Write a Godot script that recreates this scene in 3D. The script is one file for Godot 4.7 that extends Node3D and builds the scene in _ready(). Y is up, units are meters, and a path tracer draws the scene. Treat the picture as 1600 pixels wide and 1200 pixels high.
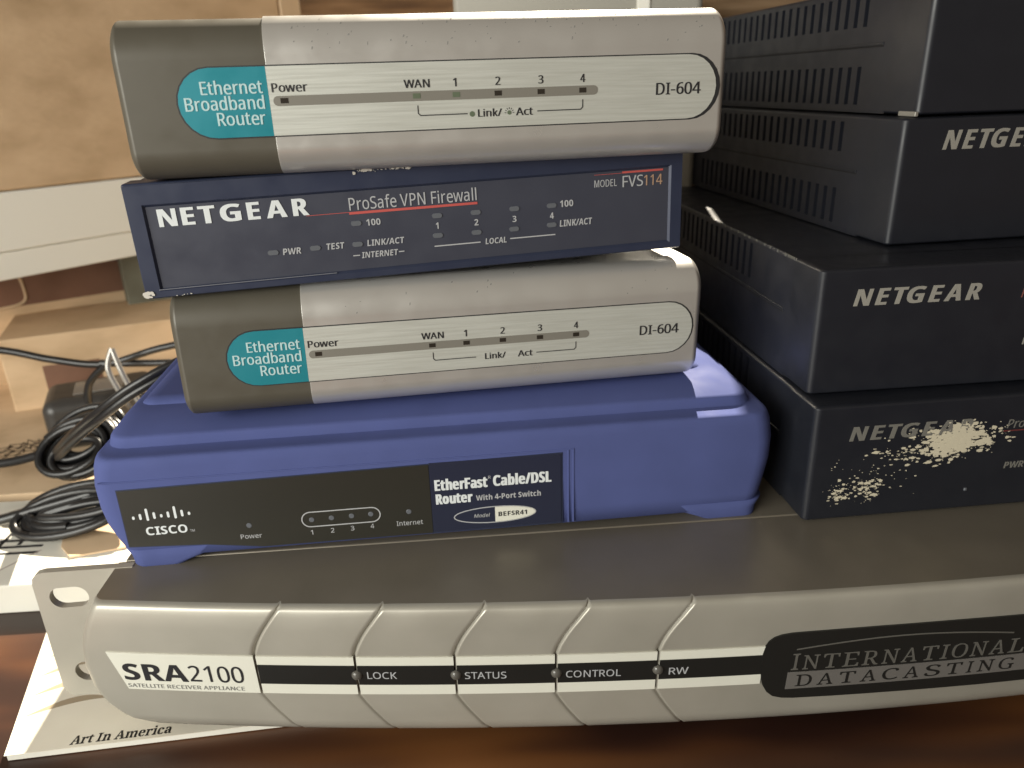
extends Node3D
# A pile of old network boxes on a rack receiver. Everything is laid out in millimetres and built in metres.
const S := 0.001
var rng := RandomNumberGenerator.new()
var M := {}
var taken := {}
var fine_tex: Texture2D
var smudge_tex: Texture2D

# ---------------------------------------------------------------- naming and tagging
func numbered(called: String) -> String:
	if not taken.has(called):
		taken[called] = 0
		return called
	taken[called] += 1
	return "%s_%03d" % [called, taken[called]]

func tag(o: Node3D, label: String, category: String, group := "") -> Node3D:
	o.set_meta("label", label)
	o.set_meta("category", category)
	if group != "":
		o.set_meta("group", group)
	return o

func thing(called: String, label: String, category: String, at: Vector3, yaw := 0.0, roll := 0.0, pivot := 0.0, group := "") -> Node3D:
	var o := Node3D.new()
	o.name = numbered(called)
	add_child(o)
	var b := Basis(Vector3.UP, deg_to_rad(yaw))
	var c := b * Basis(Vector3.BACK, deg_to_rad(roll))
	o.transform = Transform3D(c, (at + b * Vector3(pivot, 0, 0) - c * Vector3(pivot, 0, 0)) * S)
	tag(o, label, category, group)
	return o

func start() -> SurfaceTool:
	var st := SurfaceTool.new()
	st.begin(Mesh.PRIMITIVE_TRIANGLES)
	return st

func part(called: String, st: SurfaceTool, mat: Material, parent: Node3D, kind := "") -> MeshInstance3D:
	var mi := MeshInstance3D.new()
	mi.mesh = st.commit()
	mi.material_override = mat
	mi.name = called if parent != self else numbered(called)
	parent.add_child(mi, true)
	if kind != "":
		mi.set_meta("kind", kind)
	return mi

func shared(called: String, mesh: Mesh, mat: Material, parent: Node3D, at: Vector3) -> MeshInstance3D:
	var mi := MeshInstance3D.new()
	mi.mesh = mesh
	mi.material_override = mat
	mi.name = called
	mi.position = at * S
	parent.add_child(mi, true)
	return mi

# ---------------------------------------------------------------- geometry helpers (mm)
func tri(st: SurfaceTool, a: Vector3, b: Vector3, c: Vector3, na: Vector3, nb: Vector3, nc: Vector3) -> void:
	var g := (b - a).cross(c - a)
	if g.length_squared() < 1e-12:
		return
	var l := [[a, na], [b, nb], [c, nc]]
	if g.dot(na + nb + nc) > 0.0:   # clockwise is the front
		l = [[a, na], [c, nc], [b, nb]]
	for e in l:
		st.set_normal(e[1])
		st.add_vertex(e[0] * S)

func quad(st: SurfaceTool, a: Vector3, b: Vector3, c: Vector3, d: Vector3, n: Vector3) -> void:
	tri(st, a, b, c, n, n, n)
	tri(st, a, c, d, n, n, n)

func cuts(h0: float, h1: float, r0: float, r1: float, k: int) -> Array:
	var o := []
	if r0 > 0.0:
		for i in k:
			o.append(h0 + r0 * (1.0 - tan(PI / 4.0 * (1.0 - float(i) / k))))
	o.append(h0 + r0)
	if h1 - r1 > h0 + r0 + 1e-4:
		o.append(h1 - r1)
	if r1 > 0.0:
		for i in range(1, k + 1):
			o.append(h1 - r1 * (1.0 - tan(PI / 4.0 * float(i) / k)))
	return o

# a box from lo to hi whose edges are rounded by ra (at the low ends) and rb (at the high ends) along each axis
func rbox(st: SurfaceTool, lo: Vector3, hi: Vector3, ra: Vector3, rb: Vector3, k := 4) -> void:
	var cs := [cuts(lo.x, hi.x, ra.x, rb.x, k), cuts(lo.y, hi.y, ra.y, rb.y, k), cuts(lo.z, hi.z, ra.z, rb.z, k)]
	for ax in 3:
		for side in 2:
			var A: Array = cs[(ax + 1) % 3]
			var B: Array = cs[(ax + 2) % 3]
			var P := []
			var N := []
			for u in A:
				for v in B:
					var p := Vector3.ZERO
					p[ax] = hi[ax] if side else lo[ax]
					p[(ax + 1) % 3] = u
					p[(ax + 2) % 3] = v
					var e := Vector3.ZERO
					var q := p
					var n := Vector3.ZERO
					var rr := Vector3.ONE
					for i in 3:
						if p[i] < lo[i] + ra[i]:
							q[i] = lo[i] + ra[i]
							rr[i] = ra[i]
						elif p[i] > hi[i] - rb[i]:
							q[i] = hi[i] - rb[i]
							rr[i] = rb[i]
						e[i] = (p[i] - q[i]) / rr[i]
					if e.length() < 1e-6:
						n[ax] = 1.0 if side else -1.0
						P.append(p)
					else:
						e = e.normalized()
						P.append(q + e * rr)
						n = (e / rr).normalized()
					N.append(n)
			var w := B.size()
			for i in A.size() - 1:
				for j in w - 1:
					var a := i * w + j
					tri(st, P[a], P[a + 1], P[a + w + 1], N[a], N[a + 1], N[a + w + 1])
					tri(st, P[a], P[a + w + 1], P[a + w], N[a], N[a + w + 1], N[a + w])

func box(st: SurfaceTool, lo: Vector3, hi: Vector3, r := 0.4) -> void:
	rbox(st, lo, hi, Vector3.ONE * r, Vector3.ONE * r, 2)

# a flat outline in (x, y), front at z1, edge going back to z0
func plate(st: SurfaceTool, pts: PackedVector2Array, z0: float, z1: float, bevel := 0.0, map = null) -> void:
	var idx := Geometry2D.triangulate_polygon(pts)
	var inner := pts
	if bevel > 0.0:
		var c := Vector2.ZERO
		for p in pts:
			c += p
		c /= pts.size()
		inner = PackedVector2Array()
		var o := Geometry2D.offset_polygon(pts, -bevel)
		if o.size() and o[0].size() == pts.size():
			# keep the vertex order of the outer outline
			var best := 0
			for i in o[0].size():
				if o[0][i].distance_to(pts[0]) < o[0][best].distance_to(pts[0]):
					best = i
			for i in pts.size():
				inner.append(o[0][(i + best) % pts.size()])
		else:
			inner = pts
	var f := func(p: Vector2, z: float) -> Vector3:
		return map.call(p.x, p.y, z) if map != null else Vector3(p.x, p.y, z)
	for i in range(0, idx.size(), 3):
		var a: Vector3 = f.call(inner[idx[i]], z1)
		var b: Vector3 = f.call(inner[idx[i + 1]], z1)
		var c2: Vector3 = f.call(inner[idx[i + 2]], z1)
		var n := (b - a).cross(c2 - a).normalized()
		if n.z < 0:
			n = -n
		tri(st, a, b, c2, n, n, n)
	var turn := -1.0 if Geometry2D.is_polygon_clockwise(pts) else 1.0
	for i in pts.size():
		var j := (i + 1) % pts.size()
		var d := (pts[j] - pts[i]).normalized()
		var n3 := Vector3(d.y, -d.x, 0) * turn
		if bevel > 0.0:
			var nb := (n3 + Vector3(0, 0, 1)).normalized()
			quad(st, f.call(pts[i], z1 - bevel), f.call(pts[j], z1 - bevel), f.call(inner[j], z1), f.call(inner[i], z1), nb)
		quad(st, f.call(pts[i], z0), f.call(pts[j], z0), f.call(pts[j], z1 - bevel), f.call(pts[i], z1 - bevel), n3)

func pill(x0: float, x1: float, y0: float, y1: float, left := true, right := true, n := 12) -> PackedVector2Array:
	var o := PackedVector2Array()
	var r := (y1 - y0) / 2.0
	var m := (y0 + y1) / 2.0
	if right:
		for i in n + 1:
			var a := -PI / 2 + PI * i / n
			o.append(Vector2(x1 - r + cos(a) * r, m + sin(a) * r))
	else:
		o.append(Vector2(x1, y0))
		o.append(Vector2(x1, y1))
	if left:
		for i in n + 1:
			var a := PI / 2 + PI * i / n
			o.append(Vector2(x0 + r + cos(a) * r, m + sin(a) * r))
	else:
		o.append(Vector2(x0, y1))
		o.append(Vector2(x0, y0))
	return o

func rect(x0: float, x1: float, y0: float, y1: float) -> PackedVector2Array:
	return PackedVector2Array([Vector2(x0, y0), Vector2(x1, y0), Vector2(x1, y1), Vector2(x0, y1)])

func ellipse(cx: float, cy: float, rx: float, ry: float, n := 20, a0 := 0.0, a1 := TAU) -> PackedVector2Array:
	var o := PackedVector2Array()
	for i in n:
		var a := a0 + (a1 - a0) * i / (n if a1 - a0 > 6.28 else n - 1)
		o.append(Vector2(cx + cos(a) * rx, cy + sin(a) * ry))
	return o

# a line of given width along points in (x, y), lying at height z
func stroke(st: SurfaceTool, pts: Array, w: float, z: float, map = null) -> void:
	var closed: bool = pts[0].distance_to(pts[pts.size() - 1]) < 1e-4
	var L := []
	for i in pts.size():
		var p: Vector2 = pts[i]
		var a: Vector2 = pts[i - 1] if i > 0 else (pts[pts.size() - 2] if closed else pts[0])
		var b: Vector2 = pts[i + 1] if i < pts.size() - 1 else (pts[1] if closed else pts[i])
		var d1 := (p - a).normalized()
		var d2 := (b - p).normalized()
		var d := (d1 + d2).normalized()
		var n := Vector2(-d.y, d.x) * w / 2.0
		var k := absf(d.dot(d1 if d1.length() > 0.5 else d2))
		n /= maxf(k, 0.5)
		var c := [p - n, p + n]
		var v := []
		for q in c:
			v.append(map.call(q.x, q.y, z) if map != null else Vector3(q.x, q.y, z))
			v.append(map.call(q.x, q.y, z - 0.05) if map != null else Vector3(q.x, q.y, z - 0.05))
		L.append(v)
	for i in L.size() - 1:
		var e: Array = L[i]
		var f: Array = L[i + 1]
		var n3: Vector3 = (f[0] - e[0]).cross(e[2] - e[0]).normalized()
		quad(st, e[0], f[0], f[2], e[2], n3)
		quad(st, e[0], f[0], f[1], e[1], (e[0] - e[2]).normalized())
		quad(st, e[2], f[2], f[3], e[3], (e[2] - e[0]).normalized())

# raised print: the text's left edge at x0, its base line at y0; width and height in mm
func print_text(st: SurfaceTool, text: String, x0: float, y0: float, w: float, h: float, z: float, font: Font, shear := 0.0, map = null) -> void:
	var tm := TextMesh.new()
	tm.font = font
	tm.font_size = 48
	tm.pixel_size = 0.02
	tm.depth = 0.05
	tm.curve_step = 1.6
	tm.text = text
	var arr := tm.get_mesh_arrays()
	var V: PackedVector3Array = arr[Mesh.ARRAY_VERTEX]
	var N: PackedVector3Array = arr[Mesh.ARRAY_NORMAL]
	var I: PackedInt32Array = arr[Mesh.ARRAY_INDEX]
	if V.is_empty():
		return
	var lo := V[0]
	var hi := V[0]
	for v in V:
		lo = lo.min(v)
		hi = hi.max(v)
	var out := PackedVector3Array()
	for v in V:
		var p: Vector3 = Vector3((v.x - lo.x) / (hi.x - lo.x) * w, (v.y - lo.y) / (hi.y - lo.y) * h, z if v.z > 0 else z - 0.08)
		p.x += p.y * shear + x0
		p.y += y0
		out.append(map.call(p.x, p.y, p.z) if map != null else p)
	for i in range(0, I.size(), 3):
		tri(st, out[I[i]], out[I[i + 1]], out[I[i + 2]], N[I[i]], N[I[i + 1]], N[I[i + 2]])
	if font == M.get("heavy") or font == M.get("med"):
		var e := 0.13 if font == M.heavy else 0.055
		for k in [[-e, 0.0], [e, 0.0]]:
			var again := []
			for p in out:
				again.append(p + Vector3(k[0], k[1], 0.012 * signf(k[0])))
			for i in range(0, I.size(), 3):
				tri(st, again[I[i]], again[I[i + 1]], again[I[i + 2]], N[I[i]], N[I[i + 1]], N[I[i + 2]])

func flecks(st: SurfaceTool, n: int, c: Vector2, sp: Vector2, s0: float, s1: float, z: float, lo: Vector2, hi: Vector2, lean := 0.0) -> void:
	for i in n:
		var p := c + Vector2(rng.randfn() * sp.x, rng.randfn() * sp.y)
		p.x += (p.y - c.y) * lean
		if p.x < lo.x or p.y < lo.y or p.x > hi.x or p.y > hi.y:
			continue
		var r := s0 + (s1 - s0) * pow(rng.randf(), 2.5)
		var o := PackedVector2Array()
		var k := rng.randi_range(5, 7)
		var ax := rng.randf_range(1.0, 3.0)
		for j in k:
			var a := TAU * j / k
			var q := r * rng.randf_range(0.45, 1.0)
			o.append(p + Vector2(cos(a) * q * ax, sin(a) * q))
		plate(st, o, z - 0.05, z + rng.randf() * 0.02)

func tube(st: SurfaceTool, pts: Array, r: float, sides := 8, steps := 6) -> void:
	var cv := Curve3D.new()
	for i in pts.size():
		var a: Vector3 = pts[maxi(i - 1, 0)]
		var b: Vector3 = pts[mini(i + 1, pts.size() - 1)]
		var t := (b - a) / 6.0
		cv.add_point(pts[i], -t, t)
	var L := []
	for i in pts.size() - 1:
		for j in steps:
			L.append(cv.sample(i, float(j) / steps))
	L.append(pts[pts.size() - 1])
	var up := Vector3(0.31, 0.9, 0.27).normalized()
	var prev := []
	var prevn := []
	for i in L.size():
		var d: Vector3 = (L[mini(i + 1, L.size() - 1)] - L[maxi(i - 1, 0)]).normalized()
		var x := up.cross(d).normalized()
		if x.length() < 0.1:
			x = Vector3.RIGHT
		up = d.cross(x).normalized()
		var ring := []
		var rn := []
		for k in sides:
			var a := TAU * k / sides
			var n := x * cos(a) + up * sin(a)
			ring.append(L[i] + n * r)
			rn.append(n)
		if i > 0:
			for k in sides:
				var m := (k + 1) % sides
				tri(st, prev[k], prev[m], ring[m], prevn[k], prevn[m], rn[m])
				tri(st, prev[k], ring[m], ring[k], prevn[k], rn[m], rn[k])
		if i == 0 or i == L.size() - 1:
			var nn: Vector3 = -d if i == 0 else d
			for k in sides:
				tri(st, L[i], ring[k], ring[(k + 1) % sides], nn, nn, nn)
		prev = ring
		prevn = rn

# stacked plan outlines: each level is [v, front setback, left, right, corner radius]
func plan_loft(st: SurfaceTool, levels: Array, back: float, k := 5) -> void:
	var rings := []
	for l in levels:
		var v: float = l[0]
		var d: float = l[1]
		var r: float = l[4]
		var ring := []
		ring.append(Vector3(l[2], v, -back))
		for i in k + 1:
			var a := PI / 2 * i / k
			ring.append(Vector3(l[2] + r - r * cos(a), v, -d - r + r * sin(a)))
		for i in 9:
			ring.append(Vector3(lerpf(l[2] + r, l[3] - r, (i + 1) / 10.0), v, -d))
		for i in k + 1:
			var a := PI / 2 * i / k
			ring.append(Vector3(l[3] - r + r * sin(a), v, -d - r + r * cos(a)))
		ring.append(Vector3(l[3], v, -back))
		rings.append(ring)
	st.set_smooth_group(0)
	var n: int = rings[0].size()
	for i in rings.size() - 1:
		for j in n - 1:
			for e in [[rings[i][j], rings[i + 1][j + 1], rings[i][j + 1]], [rings[i][j], rings[i + 1][j], rings[i + 1][j + 1]]]:
				if (e[1] - e[0]).cross(e[2] - e[0]).length() > 1e-5:
					for p in e:
						st.add_vertex(p * S)
	var top: Array = rings[rings.size() - 1]
	for j in range(1, n - 1):
		for p in [top[0], top[j + 1], top[j]]:
			st.add_vertex(p * S)

# ---------------------------------------------------------------- materials
func lin(r: float, g: float, b: float) -> Color:
	return Color(r, g, b).linear_to_srgb()

func noise(freq: float, seed_: int, octaves := 3, size := 512, normal := 0.0, ramp = null) -> NoiseTexture2D:
	var f := FastNoiseLite.new()
	f.seed = seed_
	f.frequency = freq
	f.fractal_octaves = octaves
	var t := NoiseTexture2D.new()
	t.width = size
	t.height = size
	t.seamless = true
	t.noise = f
	if normal > 0.0:
		t.as_normal_map = true
		t.bump_strength = normal
	if ramp != null:
		var g := Gradient.new()
		g.offsets = PackedFloat32Array(ramp[0])
		g.colors = PackedColorArray(ramp[1])
		t.color_ramp = g
	return t

func mat(color: Color, rough := 0.5, metal := 0.0, spec := 0.5) -> StandardMaterial3D:
	var m := StandardMaterial3D.new()
	m.albedo_color = color
	m.roughness = rough
	m.metallic = metal
	m.metallic_specular = spec
	m.cull_mode = BaseMaterial3D.CULL_DISABLED
	return m

func grain(m: StandardMaterial3D, tex: Texture2D, scale: float, amount: float) -> StandardMaterial3D:
	m.uv1_triplanar = true
	m.uv1_scale = Vector3.ONE * scale
	m.normal_enabled = true
	m.normal_texture = tex
	m.normal_scale = amount * 0.22
	if tex == fine_tex:
		m.normal_enabled = false
		m.normal_texture = null
		m.roughness_texture = smudge_tex
		m.roughness_texture_channel = BaseMaterial3D.TEXTURE_CHANNEL_RED
		m.roughness = minf(1.0, m.roughness * 1.2)
		m.uv1_scale = Vector3.ONE * 14.0
	return m

func mottled(m: StandardMaterial3D, tex: Texture2D, scale: Vector3) -> StandardMaterial3D:
	m.uv1_triplanar = true
	m.uv1_scale = scale
	m.albedo_texture = tex
	return m

func materials() -> void:
	var fine := noise(0.16, 3, 2, 512, 3.0)
	fine_tex = fine
	smudge_tex = noise(0.011, 71, 5, 512, 0.0, [[0.0, 0.45, 0.6, 1.0], [Color(0.62, 0.62, 0.62), Color(0.8, 0.8, 0.8), Color(0.88, 0.88, 0.88), Color(1, 1, 1)]])
	var coarse := noise(0.03, 8, 3, 512, 5.0)
	var wear := noise(0.012, 5, 5, 512, 0.0, [[0.0, 0.45, 1.0], [Color(0.86, 0.86, 0.85), Color(0.95, 0.95, 0.95), Color(1, 1, 1)]])
	var brushed := noise(0.02, 15, 4, 512, 0.0, [[0.0, 1.0], [Color(0.93, 0.93, 0.92), Color(1, 1, 1)]])
	var wear2 := noise(0.012, 6, 5, 512, 0.0, [[0.0, 1.0], [Color(0.95, 0.95, 0.945), Color(1, 1, 1)]])
	M.silver = grain(mat(lin(0.66, 0.65, 0.625), 0.34, 0.62), fine, 90, 0.25)
	M.silver_panel = mottled(grain(mat(lin(0.68, 0.70, 0.66), 0.45, 0.4), fine, 90, 0.15), brushed, Vector3(5, 160, 5))
	M.charcoal = grain(mat(lin(0.088, 0.08, 0.062), 0.48, 0.1), fine, 70, 0.35)
	M.teal = grain(mat(lin(0.02, 0.24, 0.30), 0.38, 0.2), fine, 60, 0.15)
	M.groove = mat(lin(0.02, 0.02, 0.022), 0.6)
	M.bar = mat(lin(0.2, 0.19, 0.165), 0.5)
	M.led = mat(lin(0.03, 0.025, 0.02), 0.25)
	M.led_green = mat(lin(0.12, 0.15, 0.1), 0.3)
	M.ink = mat(lin(0.015, 0.015, 0.018), 0.6)
	M.ink_grey = mat(lin(0.25, 0.25, 0.24), 0.6)
	M.white_ink = mat(lin(0.68, 0.72, 0.74), 0.6)
	M.pale_ink = mat(lin(0.45, 0.62, 0.64), 0.6)
	M.dim_ink = mat(lin(0.42, 0.43, 0.45), 0.6)
	M.red_ink = mat(lin(0.5, 0.09, 0.08), 0.6)
	M.navy = grain(mat(lin(0.028, 0.036, 0.07), 0.42, 0.1), fine, 50, 0.25)
	M.navy_panel = grain(mat(lin(0.055, 0.06, 0.085), 0.42, 0.15), fine, 50, 0.2)
	M.lens = mat(lin(0.12, 0.13, 0.15), 0.3)
	M.chip = mat(lin(0.65, 0.63, 0.58), 0.45, 0.4)
	M.blue = mottled(grain(mat(lin(0.085, 0.106, 0.275), 0.78, 0.0, 0.22), fine, 50, 0.3), wear2, Vector3.ONE * 8)
	M.black_gloss = grain(mat(lin(0.028, 0.027, 0.022), 0.3), coarse, 15, 0.05)
	M.navy_gloss = grain(mat(lin(0.022, 0.026, 0.05), 0.3), coarse, 15, 0.05)
	M.case_black = grain(mat(lin(0.016, 0.018, 0.026), 0.42, 0.1), fine, 45, 0.35)
	M.case_edge = grain(mat(lin(0.015, 0.017, 0.024), 0.42, 0.1), fine, 45, 0.3)
	M.slot = mat(lin(0.006, 0.006, 0.008), 0.7)
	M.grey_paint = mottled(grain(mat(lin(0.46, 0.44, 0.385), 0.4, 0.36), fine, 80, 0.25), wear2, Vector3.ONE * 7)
	M.grey_shaded = mottled(grain(mat(lin(0.25, 0.222, 0.18), 0.42, 0.45), fine, 80, 0.25), wear2, Vector3.ONE * 6)  # the rack's grey darkened: dim light from above put into the colour
	M.cream = grain(mat(lin(0.72, 0.72, 0.64), 0.45), fine, 40, 0.15)
	M.plate_black = mat(lin(0.015, 0.015, 0.014), 0.35)
	M.plate_grey = mat(lin(0.2, 0.19, 0.18), 0.4, 0.3)
	M.plate_ink = mat(lin(0.16, 0.155, 0.14), 0.4, 0.3)
	var kraftn := noise(0.01, 21, 5, 512, 0.0, [[0.0, 0.5, 1.0], [Color(0.85, 0.83, 0.8), Color(0.95, 0.94, 0.93), Color(1, 1, 1)]])
	M.kraft = mottled(grain(mat(lin(0.72, 0.53, 0.34), 0.85), coarse, 6, 0.3), kraftn, Vector3(3, 7, 3))
	M.kraft_dark = mottled(mat(lin(0.22, 0.115, 0.075), 0.5), kraftn, Vector3(4, 4, 4))
	M.kraft_pale = mottled(mat(lin(0.72, 0.55, 0.37), 0.85), kraftn, Vector3(5, 5, 5))
	M.grey_green = mottled(mat(lin(0.17, 0.17, 0.13), 0.7), kraftn, Vector3(5, 5, 5))
	M.foam = mat(lin(0.9, 0.89, 0.82), 0.7)
	M.paper = mottled(mat(lin(0.78, 0.76, 0.7), 0.7), noise(0.006, 31, 3, 512, 0.0, [[0.0, 0.5, 1.0], [Color(0.9, 0.9, 0.89), Color(0.98, 0.98, 0.97), Color(1, 1, 1)]]), Vector3(4, 4, 14))
	M.cover = mottled(mat(lin(0.8, 0.76, 0.66), 0.4), kraftn, Vector3(3, 3, 3))
	M.shade_stripe = mat(lin(0.36, 0.29, 0.2), 0.5)  # brown that stands for shadow on the magazine cover
	M.cord = mat(lin(0.012, 0.012, 0.013), 0.32)
	M.cord_grey = mat(lin(0.4, 0.38, 0.35), 0.2, 0.4)
	M.adapter = grain(mat(lin(0.045, 0.042, 0.04), 0.4), fine, 30, 0.3)
	M.plastic_grey = mat(lin(0.34, 0.33, 0.29), 0.5)
	M.rubber = mat(lin(0.02, 0.02, 0.02), 0.8)
	M.wood = mottled(mat(lin(1, 1, 1), 0.38), noise(0.006, 44, 3, 1024, 0.0, [[0.0, 0.35, 0.55, 0.75, 1.0], [lin(0.016, 0.007, 0.005), lin(0.03, 0.012, 0.008), lin(0.07, 0.027, 0.012), lin(0.13, 0.05, 0.016), lin(0.2, 0.08, 0.025)]]), Vector3(0.9, 0.9, 4))
	M.wood.uv1_offset = Vector3(0.13, 0.0, 0.31)
	M.wood_wall = mottled(mat(lin(1, 1, 1), 0.6), noise(0.02, 47, 5, 512, 0.0, [[0.0, 0.4, 0.7, 1.0], [lin(0.12, 0.07, 0.04), lin(0.24, 0.15, 0.08), lin(0.36, 0.24, 0.14), lin(0.5, 0.36, 0.22)]]), Vector3(0.8, 9, 2))

# ---------------------------------------------------------------- the small silver routers
func silver_router(at: Vector3, yaw: float, roll: float, label: String, worn: bool) -> void:
	var t := thing("network_router", label, "router", at, yaw, roll, 70, "silver routers with charcoal ends")
	var W := 142.0
	var H := 33.9
	var D := 109.0
	var st := start()
	rbox(st, Vector3(0.3, 0, -D), Vector3(33.4, H - 0.35, -0.3), Vector3(2.6, 6.5, 8), Vector3(0, 8.5, 8), 6)
	part("charcoal_end", st, M.charcoal, t)
	st = start()
	rbox(st, Vector3(32.6, 0, -D), Vector3(W, H, 0), Vector3(0.5, 6.5, 8), Vector3(3.2, 8.5, 8), 6)
	part("silver_shell", st, M.silver, t)
	# the window in the front: a dark groove, widened at the right to draw its shadow, and in it the teal and the silver panel
	var y0 := 8.9
	var y1 := 23.4
	st = start()
	plate(st, pill(13.1, 32.7, y0 - 0.28, y1 + 0.28, true, false), -0.4, -0.12)
	plate(st, pill(32.5, 139.2 if not worn else 138.6, y0 - 0.28, y1 + 0.28, false, true), -0.3, 0.04)
	part("panel_groove", st, M.groove, t)
	st = start()
	plate(st, pill(13.5, 32.75, y0, y1, true, false), -0.5, 0.06)
	var teal := part("teal_panel", st, M.teal, t)
	st = start()
	plate(st, pill(32.8, 138.1, y0, y1, false, true), -0.3, 0.16)
	var panel := part("silver_panel", st, M.silver_panel, t)
	st = start()
	var z := 0.16
	print_text(st, "Ethernet", 18.6, 17.9, 13.0, 2.9, z, M.med)
	print_text(st, "Broadband", 14.9, 14.7, 16.7, 2.9, z, M.med)
	print_text(st, "Router", 21.2, 11.4, 10.2, 2.8, z, M.med)
	part("lettering", st, M.pale_ink, teal)
	st = start()
	plate(st, pill(33.6, 108.2, 15.15, 17.25), 0.1, 0.24)
	var bar := part("light_bar", st, M.bar, panel)
	var xs := [36.0, 65.3, 74.4, 84.2, 94.4, 104.5]
	for i in 6:
		st = start()
		plate(st, rect(xs[i] - 0.85, xs[i] + 0.85, 15.7, 16.8), 0.2, 0.3)
		part("led", st, M.led_green if (i in [1, 2] and not worn) else M.led, t)
	z = 0.24
	st = start()
	print_text(st, "Power", 33.6, 18.0, 7.6, 1.9, z, M.med)
	print_text(st, "WAN", 62.6, 18.0, 5.8, 1.75, z, M.med)
	for i in 4:
		var x: float = xs[i + 2]
		print_text(st, str(i + 1), x - 0.55, 18.0, 0.7 if i == 0 else 1.1, 1.8, z, M.med)
	print_text(st, "Link/", 79.3, 11.2, 5.6, 1.75, z, M.med)
	print_text(st, "Act", 88.3, 11.2, 4.0, 1.7, z, M.med)
	print_text(st, "DI-604", 122.8, 14.5, 11.3, 2.75, z, M.med)
	var lw := 0.22
	stroke(st, [Vector2(65.4, 14.2), Vector2(65.4, 12.5), Vector2(65.9, 12.0), Vector2(76.8, 12.0)], lw, z)
	stroke(st, [Vector2(93.4, 12.0), Vector2(104.0, 12.0), Vector2(104.5, 12.5), Vector2(104.5, 14.2)], lw, z)
	if not worn:
		for i in 7:
			var a := PI * i / 6.0
			stroke(st, [Vector2(86.7 + cos(a) * 0.75, 11.9 + sin(a) * 0.75), Vector2(86.7 + cos(a) * 1.15, 11.9 + sin(a) * 1.15)], 0.14, z)
	part("lettering", st, M.ink, panel)
	if not worn:
		st = start()
		plate(st, ellipse(77.9, 11.9, 0.62, 0.62, 14), z - 0.1, z)
		plate(st, ellipse(86.7, 11.9, 0.5, 0.5, 12), z - 0.1, z)
		part("printed_symbol", st, M.led_green, panel)
	# scuffs on the shell
	st = start()
	for i in (70 if not worn else 20):
		var x := rng.randf_range(38, 138)
		var a := rng.randf_range(0.1, 1.2)
		var p := Vector3(x, H - 8.5 + sin(a) * 8.5, -8 + cos(a) * 8)
		var n := Vector3(0, sin(a) / 8.5, cos(a) / 8.0).normalized()
		var e := Vector3(0, cos(a), -sin(a))
		var l := rng.randf_range(0.15, 0.8)
		var w := rng.randf_range(0.08, 0.3)
		p += n * 0.02
		quad(st, p - Vector3(w, 0, 0) - e * l * 0.5, p + Vector3(w * 0.4, 0, 0) - e * l * 0.3, p + Vector3(w, 0, 0) + e * l * 0.5, p - Vector3(w * 0.5, 0, 0) + e * l * 0.4, n)
	part("scuffs", st, M.ink_grey, t, "stuff")
	st = start()
	for x in [12.0, 130.0]:
		for zz in [-14.0, -96.0]:
			plate(st, ellipse(x, 0, 0.1, 0.1, 6), zz, zz + 0.1)
	# thin feet under the shell

# ---------------------------------------------------------------- the dark blue firewall box
func frame_ring(st: SurfaceTool, o: Rect2, i: Rect2, z0: float, z1: float, bev: float) -> void:
	var a := [o.position, Vector2(o.end.x, o.position.y), o.end, Vector2(o.position.x, o.end.y)]
	var b := [i.position, Vector2(i.end.x, i.position.y), i.end, Vector2(i.position.x, i.end.y)]
	var g := bev
	var b2 := [b[0] + Vector2(g, g), b[1] + Vector2(-g, g), b[2] + Vector2(-g, -g), b[3] + Vector2(g, -g)]
	var nn := [Vector3(0, 1, 1), Vector3(-1, 0, 1), Vector3(0, -1, 1), Vector3(1, 0, 1)]
	for k in 4:
		var m := (k + 1) % 4
		var v := func(p: Vector2, z: float) -> Vector3: return Vector3(p.x, p.y, z)
		quad(st, v.call(a[k], z1), v.call(a[m], z1), v.call(b[m], z1), v.call(b[k], z1), Vector3.BACK)
		quad(st, v.call(b[k], z1), v.call(b[m], z1), v.call(b2[m], z0), v.call(b2[k], z0), nn[k].normalized())

func spaced_word(st: SurfaceTool, word: String, xs: Array, ws: Array, y: float, h: float, z: float, shear := 0.0) -> void:
	for i in word.length():
		print_text(st, word[i], xs[i], y, ws[i], h, z, M.heavy, shear)

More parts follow.
